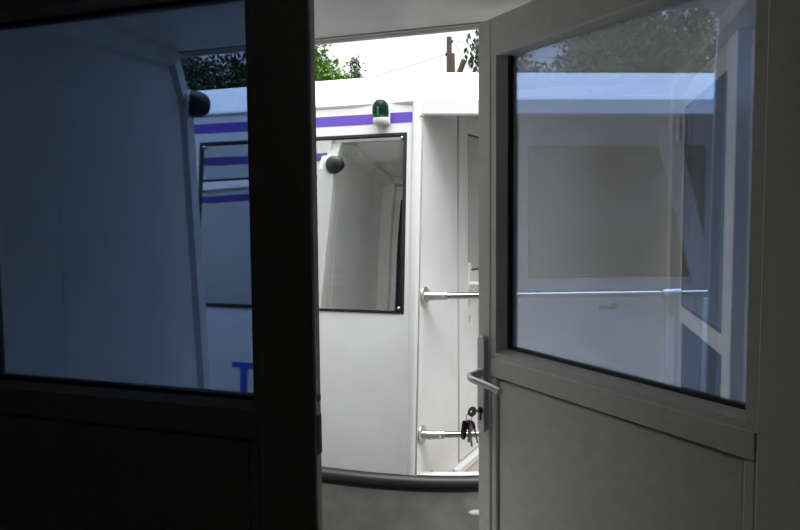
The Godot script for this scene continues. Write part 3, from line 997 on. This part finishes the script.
	# handrails
	for y in [-0.292, -0.827]:
		var hr := Node3D.new()
		hr.name = "handrail"
		b.add_child(hr, true)
		var p0 := wl.transform * Vector3(0.030 if y > -0.5 else 0.0, y, 0.0)
		var nrm := wl.transform.basis.z
		var e := Vector3(FRONT.x, 0, FRONT.y)
		hr.position = p0
		st = new_st()
		lathe(st, [Vector2(0, 0.007), Vector2(0.034, 0.007), Vector2(0.037, 0.005), Vector2(0.037, 0)], Transform3D(Basis(Quaternion(Vector3.UP, nrm)), Vector3.ZERO), 24)
		mesh_part("flange", done(st), M.cast_metal, hr)
		for s in [Vector2(0.022, 0.010), Vector2(-0.022, -0.010), Vector2(0.008, -0.023)]:
			st = new_st()
			lathe(st, [Vector2(0, 0.002), Vector2(0.004, 0.0015), Vector2(0.005, 0)], Transform3D(Basis(Quaternion(Vector3.UP, nrm)), nrm * 0.006 + wl.transform.basis.x * s.x + Vector3.UP * s.y), 10)
			mesh_part("screw", done(st), M.satin_metal, hr)
		mesh_part("socket", tube_mesh([nrm * 0.003, nrm * 0.02 + e * 0.012, nrm * 0.022 + e * 0.03, nrm * 0.022 + e * 0.066], [0.018, 0.0175, 0.0165, 0.0165], 20), M.cast_metal, hr)
		st = new_st()
		lathe(st, [Vector2(0, 0.003), Vector2(0.0035, 0.002), Vector2(0.004, 0)], Transform3D(Basis(Vector3.RIGHT, PI / 2), nrm * 0.022 + e * 0.055 + Vector3(0, -0.004, 0.016)), 8)
		mesh_part("grub_screw", done(st), M.satin_metal, hr)
		var rl := 1.52 if y > -0.5 else 0.9
		mesh_part("tube", tube_mesh([nrm * 0.022 + e * 0.06, nrm * 0.022 + e * rl], 0.0128, 18), M.chrome, hr)
		if y > -0.5:
			var tx := 0.945
			mesh_part("tee_fitting", tube_mesh([nrm * 0.022 + e * (tx - 0.036), nrm * 0.022 + e * (tx + 0.036)], 0.021, 16), M.cast_metal, hr)
			mesh_part("tee_fitting", tube_mesh([nrm * 0.022 + e * tx, nrm * 0.022 + e * tx + Vector3(0, -0.08, 0)], 0.021, 16), M.cast_metal, hr)
			mesh_part("post", tube_mesh([nrm * 0.022 + e * tx + Vector3(0, -0.06, 0), nrm * 0.022 + e * tx + Vector3(0, -0.70, 0)], 0.015, 14), M.gelcoat, hr)
			mesh_part("post", box_mesh(nrm * 0.022 + e * (tx + 0.14) + Vector3(-0.012, -0.70, -0.012), nrm * 0.022 + e * (tx + 0.14) + Vector3(0.012, -0.02, 0.012), 0.003), M.gelcoat, hr)
	# green navigation light above the window
	var nl := Node3D.new()
	nl.name = "navigation_light"
	b.add_child(nl, true)
	nl.position = v(-0.872, 0.416, BOAT_Z - 0.024)
	st = new_st()
	lathe(st, [Vector2(0.0, -0.052), Vector2(0.024, -0.052), Vector2(0.030, -0.047), Vector2(0.031, -0.030), Vector2(0.030, -0.026), Vector2(0, -0.026)], Transform3D(Basis(), Vector3(0, 0, 0.022)), 24)
	chbox(st, Vector3(-0.031, -0.050, -0.004), Vector3(0.031, 0.036, 0.006), 0.004)
	mesh_part("base", done(st), M.white_plastic, nl)
	st = new_st()
	lathe(st, [Vector2(0.030, -0.027), Vector2(0.032, -0.01), Vector2(0.0315, 0.010), Vector2(0.028, 0.026), Vector2(0.019, 0.038), Vector2(0.008, 0.042), Vector2(0, 0.0425)], Transform3D(Basis(), Vector3(0, 0, 0.024)), 24)
	lathe(st, [Vector2(0.030, -0.027), Vector2(0, -0.027)], Transform3D(Basis(), Vector3(0, 0, 0.024)), 24)
	mesh_part("lens", done(st), M.green_lens, nl)
	st = new_st()
	chbox(st, Vector3(-0.004, -0.024, 0.052), Vector3(0.004, 0.010, 0.0575), 0.002)
	mesh_part("lens_prism", done(st), M.green_prism, nl)
	# rub rail and hull
	st = new_st()
	var rr: Array = []
	for q in plan(-0.076, 0.098):
		rr.append(v(q.x, -0.990, q.y + 0.022))
	tube(st, rr, 0.031, 18)
	mesh_part("rub_rail", done(st), M.rubber, b)
	st = new_st()
	sweep(st, plan(-0.076, 0.098), [Vector2(0.006, -0.974), Vector2(0.012, -0.99), Vector2(0.010, -1.05), Vector2(-0.03, -1.3), Vector2(-0.13, -1.78), Vector2(-1.0, -1.85), Vector2(-1.0, -1.17), Vector2(-0.06, -1.17), Vector2(-0.06, -0.974)], 1.0)
	mesh_part("hull", done(st), M.hull_grey, b)
	mesh_part("gunwale_trim", tube_mesh(range(plan(-0.076, 0.098).size()).map(func(i): return v(plan(-0.076, 0.098)[i].x, -0.975, plan(-0.076, 0.098)[i].y + 0.010)), 0.007, 8), M.sealant, b)
	var st2 := new_st()
	var hp := v(-0.505, -1.100, -2.425)
	lathe(st2, [Vector2(0, -0.026), Vector2(0.008, -0.024), Vector2(0.012, -0.014), Vector2(0.013, 0.0), Vector2(0.013, 0.14), Vector2(0.0, 0.14)], Transform3D(Basis(Quaternion(Vector3.UP, Vector3(FRONT.x, 0.05, FRONT.y).normalized())), hp), 14)
	mesh_part("hull_fitting", done(st2), M.white_plastic, b)
	# dark rooms behind the panes
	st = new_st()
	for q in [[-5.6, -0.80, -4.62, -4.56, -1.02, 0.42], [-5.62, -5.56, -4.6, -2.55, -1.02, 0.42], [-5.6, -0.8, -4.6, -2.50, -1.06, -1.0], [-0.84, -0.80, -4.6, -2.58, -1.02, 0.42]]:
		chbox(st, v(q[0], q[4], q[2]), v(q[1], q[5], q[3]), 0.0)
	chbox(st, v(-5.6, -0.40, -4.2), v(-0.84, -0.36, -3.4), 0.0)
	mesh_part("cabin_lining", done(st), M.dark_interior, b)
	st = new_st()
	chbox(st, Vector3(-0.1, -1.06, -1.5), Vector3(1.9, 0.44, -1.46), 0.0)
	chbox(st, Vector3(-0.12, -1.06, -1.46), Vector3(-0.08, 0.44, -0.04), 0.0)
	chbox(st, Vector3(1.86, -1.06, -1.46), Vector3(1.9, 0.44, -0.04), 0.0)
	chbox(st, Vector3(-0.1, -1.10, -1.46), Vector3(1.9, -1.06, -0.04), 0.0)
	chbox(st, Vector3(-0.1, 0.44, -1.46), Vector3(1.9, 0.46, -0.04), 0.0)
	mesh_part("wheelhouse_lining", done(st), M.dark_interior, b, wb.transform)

# ------------------------------------------------------------------ land, water, trees, pole
func leaf_mesh(w: float, l: float) -> ArrayMesh:
	var st := new_st()
	st.set_smooth_group(-1)
	var p := [Vector3(0, 0, 0), Vector3(w * 0.5, l * 0.4, 0.02 * l), Vector3(0, l, 0), Vector3(-w * 0.5, l * 0.4, 0.02 * l), Vector3(0, l * 0.5, -0.06 * l)]
	for k in 4:
		tri(st, p[k], p[(k + 1) % 4], p[4], Vector3(0, 0, 1))
	return done(st)

func tree(label: String, at: Vector3, height: float, clumps: Array, leaves: int, leaf_size: float, m: Material, seed_: int, group := "", droop := false):
	# clumps: [dx, y, dz, radius x, radius y]
	var o := thing("tree", at)
	tag(o, label, "tree", group)
	var rng := RandomNumberGenerator.new()
	rng.seed = seed_
	var st := new_st()
	var pts: Array = []
	for k in 7:
		var t := k / 6.0
		pts.append(Vector3(0.12 * sin(t * 4.0 + seed_), height * 0.8 * t, 0.1 * cos(t * 3.0 + seed_)))
	tube(st, pts, [0.20, 0.17, 0.15, 0.12, 0.09, 0.06, 0.03], 8)
	mesh_part("trunk", done(st), M.bark, o)
	for c in clumps:
		st = new_st()
		var y0: float = clampf(c[1] - c[4] * 1.2, 0.8, height * 0.7)
		tube(st, [Vector3(0, y0, 0), Vector3(c[0] * 0.6, lerpf(y0, c[1], 0.6), c[2] * 0.6), Vector3(c[0], c[1], c[2])], [0.06, 0.04, 0.012], 6)
		mesh_part("branch", done(st), M.bark, o)
	var total := 0.0
	for c in clumps: total += c[3] * c[3] * c[4]
	var mm := MultiMesh.new()
	mm.transform_format = MultiMesh.TRANSFORM_3D
	mm.use_colors = true
	mm.mesh = leaf_mesh(leaf_size * 0.55, leaf_size)
	mm.instance_count = leaves
	var i := 0
	for ci in clumps.size():
		var c: Array = clumps[ci]
		var n := int(round(leaves * c[3] * c[3] * c[4] / total)) if ci < clumps.size() - 1 else leaves - i
		# leaves sit on twigs: small sprays scattered in the clump
		var spray := Vector3.ZERO
		for k in n:
			if i >= leaves: break
			if k % 14 == 0:
				var d := Vector3(rng.randfn(), rng.randfn(), rng.randfn()).normalized() * pow(rng.randf(), 0.42)
				spray = Vector3(c[0] + d.x * c[3], c[1] + d.y * c[4], c[2] + d.z * c[3])
			var q := spray + Vector3(rng.randfn(), rng.randfn() * 0.8, rng.randfn()) * leaf_size * 0.95
			if droop: q = spray + Vector3(rng.randfn() * 0.6, -absf(rng.randfn()) * 2.6, rng.randfn() * 0.6) * leaf_size
			var bs := Basis.from_euler(Vector3(rng.randf_range(-1.2, 1.2), rng.randf() * TAU, rng.randf_range(-1.4, 1.4)))
			if droop: bs = Basis.from_euler(Vector3(PI + rng.randf_range(-0.5, 0.5), rng.randf() * TAU, rng.randf_range(-0.5, 0.5)))
			bs = bs.scaled(Vector3.ONE * rng.randf_range(0.7, 1.25))
			mm.set_instance_transform(i, Transform3D(bs, q))
			var s := rng.randf_range(0.7, 1.25)
			mm.set_instance_color(i, Color(s * rng.randf_range(0.9, 1.15), s, s * rng.randf_range(0.8, 1.1)))
			i += 1
	while i < leaves:
		mm.set_instance_transform(i, Transform3D(Basis().scaled(Vector3.ONE * 0.5), Vector3(clumps[0][0], clumps[0][1], clumps[0][2])))
		mm.set_instance_color(i, Color(1, 1, 1))
		i += 1
	var mi := MultiMeshInstance3D.new()
	mi.name = "leaves"
	mi.multimesh = mm
	mi.material_override = m
	mi.set_meta("kind", "stuff")
	o.add_child(mi)

# world point at depth z behind pixel column and row (used to lay the far trees out)
func far(px: float, py: float, z: float) -> Vector3:
	var b := Basis(Vector3.UP, deg_to_rad(18.102)) * Basis(Vector3.RIGHT, deg_to_rad(-3.815)) * Basis(Vector3.BACK, deg_to_rad(-0.472))
	var d := b * Vector3((px - 400.0) / 673.4, (265.0 - py) / 673.4, -1.0)
	return d * (z / d.z) + Vector3(0, EY, 0)

func grove(rng: RandomNumberGenerator, n: int, spread: float, y0: float, y1: float, r: float) -> Array:
	var out: Array = []
	for k in n:
		var t := (k + 0.5) / n
		var w := sin(clampf(t * 0.85 + 0.12, 0, 1) * PI)
		var a := rng.randf() * TAU
		out.append([cos(a) * spread * w * rng.randf_range(0.2, 1.0), lerpf(y0, y1, t), sin(a) * spread * w * rng.randf_range(0.2, 1.0), r * rng.randf_range(0.75, 1.2) * (0.55 + 0.45 * w), r * rng.randf_range(0.6, 0.95) * (0.55 + 0.45 * w)])
	return out

func outside():
	var wa := structure("water", "dark water between the moored boats", "water")
	mesh_part("surface", box_mesh(Vector3(-60, -0.75, -9), Vector3(60, -0.55, 8), 0.0), M.water, wa)
	var gr := structure("ground", "grassy bank behind the moored boat", "ground")
	mesh_part("bank", box_mesh(Vector3(-80, -0.9, -90), Vector3(80, -0.25, -9), 0.0), M.ground, gr)
	mesh_part("bank", box_mesh(Vector3(-80, -0.9, 8), Vector3(80, -0.25, 70), 0.0), M.ground, gr)
	var rng := RandomNumberGenerator.new()
	rng.seed = 4242
	var g := -0.25
	# left: tall dark trees over the roof, seen through the tinted left pane
	for s in [[150.0, -15.0, 6.6, 1.7, "dark broadleaf tree at far left behind the porch wall edge"], [196.0, -17.0, 6.4, 1.2, "dark tree beside the black navigation light, left of the sky gap"], [240.0, -16.5, 6.0, 1.15, "dark loose tree right of the sky gap in the left pane"]]:
		var p := far(s[0], 60, s[1])
		tree(s[4], Vector3(p.x, g, p.z), s[2], grove(rng, 11, s[3], 1.4, s[2] - 0.4, 1.05), 9000, 0.15, M.leaf_dark, int(s[0]), "trees behind the moored boat")
	# small bright tree over the roof left of the pole
	var p1 := far(312, 60, -17)
	tree("bright green leafy tree above the moored boat's roof", Vector3(p1.x, g, p1.z), 6.4, [[0.0, 3.2, 0, 1.1, 1.2], [-0.4, 5.0, 0, 0.9, 0.9], [0.1, 5.65, 0.1, 0.42, 0.45], [0.62, 5.05, 0, 0.34, 0.42], [0.35, 4.7, 0.2, 0.55, 0.7], [-0.7, 5.9, 0, 0.6, 0.55]], 14000, 0.14, M.leaf_bright, 51, "trees behind the moored boat")
	var p2 := far(355, 73, -26)
	var c2: Array = []
	for k in 5: c2.append([0.0, 4.4 + k * 0.4, 0.0, 0.3 * (1.0 - k / 5.4), 0.3])
	tree("tiny conifer tip just above the white roof", Vector3(p2.x, g, p2.z), p2.y - g + 0.2, c2.map(func(c): return [c[0], c[1] / 6.0 * (p2.y - g + 0.25), c[2], c[3], c[4]]), 5000, 0.14, M.leaf_mid, 52, "trees behind the moored boat")
	# right: trees seen through the open door's pane
	for s in [[522.0, -19.0, 6.2, 0.8, "tree just right of the utility pole with drooping twigs"], [585.0, -18.5, 8.2, 1.7, "broad tree above the roof in the open door's pane, left"], [655.0, -13.5, 7.0, 1.5, "dense tree above the roof in the middle of the open door's pane"], [722.0, -18.0, 8.0, 1.8, "dense tree above the roof near the open door's hinges"]]:
		var p := far(s[0], 60, s[1])
		var thin: bool = s[0] < 560
		tree(s[4], Vector3(p.x, g, p.z), s[2], grove(rng, 12, s[3], 1.6, s[2] - 0.3, 0.7 if thin else 1.15), 7000 if thin else 8000, 0.15, M.leaf_mid if s[0] > 600 else M.needle, int(s[0]), "trees behind the moored boat", thin)
	# bough that reaches in beside the open door's edge
	var p3 := far(484, 60, -12)
	tree("dark conifer bough reaching in beside the open door's top corner", Vector3(p3.x + 0.12, g, p3.z), 6.4, [[-0.1, 4.85, 0, 0.24, 0.10], [-0.2, 4.5, 0, 0.26, 0.10], [-0.1, 4.3, 0, 0.25, 0.12], [0.1, 3.6, 0, 0.35, 0.2], [0.4, 5.0, 0, 0.35, 0.6]], 1600, 0.11, M.needle, 61, "trees behind the moored boat", true)
	# trees on the bank behind our own boat, mirrored in the neighbour's window
	for k in 5:
		var q := Vector3(-15.0 + k * 6.6, g, 11.5 + (k % 2) * 1.5)
		tree("dark tree on the bank behind us, mirrored in the boat's window", q, 6.8, grove(rng, 12, 2.2, 1.6, 6.6, 1.8), 7000, 0.24, M.leaf_dark, 90 + k, "trees behind us")
	# utility pole with a brace and wires
	var pt := far(450, 37, -22)
	var pole := thing("utility_pole", Vector3(pt.x, g, pt.z))
	tag(pole, "weathered wooden utility pole with slanted brace above the roof", "pole")
	var ph := pt.y - g
	mesh_part("shaft", tube_mesh([Vector3(0, 0, 0), Vector3(-0.02, ph * 0.6, 0), Vector3(-0.03, ph, 0)], [0.13, 0.105, 0.085], 12), M.pole_wood, pole)
	mesh_part("shaft", tube_mesh([Vector3(0.2, 0, 0.02), Vector3(0.12, ph * 0.5, 0.02), Vector3(0.06, ph - 0.55, 0.02)], 0.10, 10), M.pole_wood, pole)
	mesh_part("brace", tube_mesh([Vector3(1.6, ph - 3.0, 0.1), Vector3(0.12, ph - 1.25, 0.1)].map(func(q): return Vector3(0.56 - q.x * 0.5, q.y + 0.45, q.z)), 0.09, 10), M.pole_wood, pole)
	for q in [Vector3(-0.12, ph - 0.55, 0), Vector3(0.06, ph - 0.15, 0)]:
		var st := new_st()
		lathe(st, [Vector2(0, 0.06), Vector2(0.03, 0.05), Vector2(0.045, 0.0), Vector2(0.03, -0.05), Vector2(0, -0.05)], Transform3D(Basis(), q), 10)
		mesh_part("insulator", done(st), M.seal_black, pole)
	var wires := [[Vector3(-0.12, ph - 0.55, 0), Vector3(-9.0, ph - 1.7, -1.0)], [Vector3(0.06, ph - 0.1, 0), Vector3(5.0, ph - 1.1, -0.5)], [Vector3(0.06, ph - 0.1, 0), Vector3(2.6, ph - 3.6, 0.0)]]
	for q in wires:
		var pts: Array = []
		for k in 13:
			var t := k / 12.0
			pts.append(q[0].lerp(q[1], t) - Vector3(0, 0.35 * 4.0 * t * (1.0 - t) * 0.4, 0))
		mesh_part("wire", tube_mesh(pts, 0.006, 5), M.wire, pole)

func _ready():
	make_materials()
	set_view()
	cabin()
	porch()
	doors()
	neighbour()
	own_lamp()
	outside()
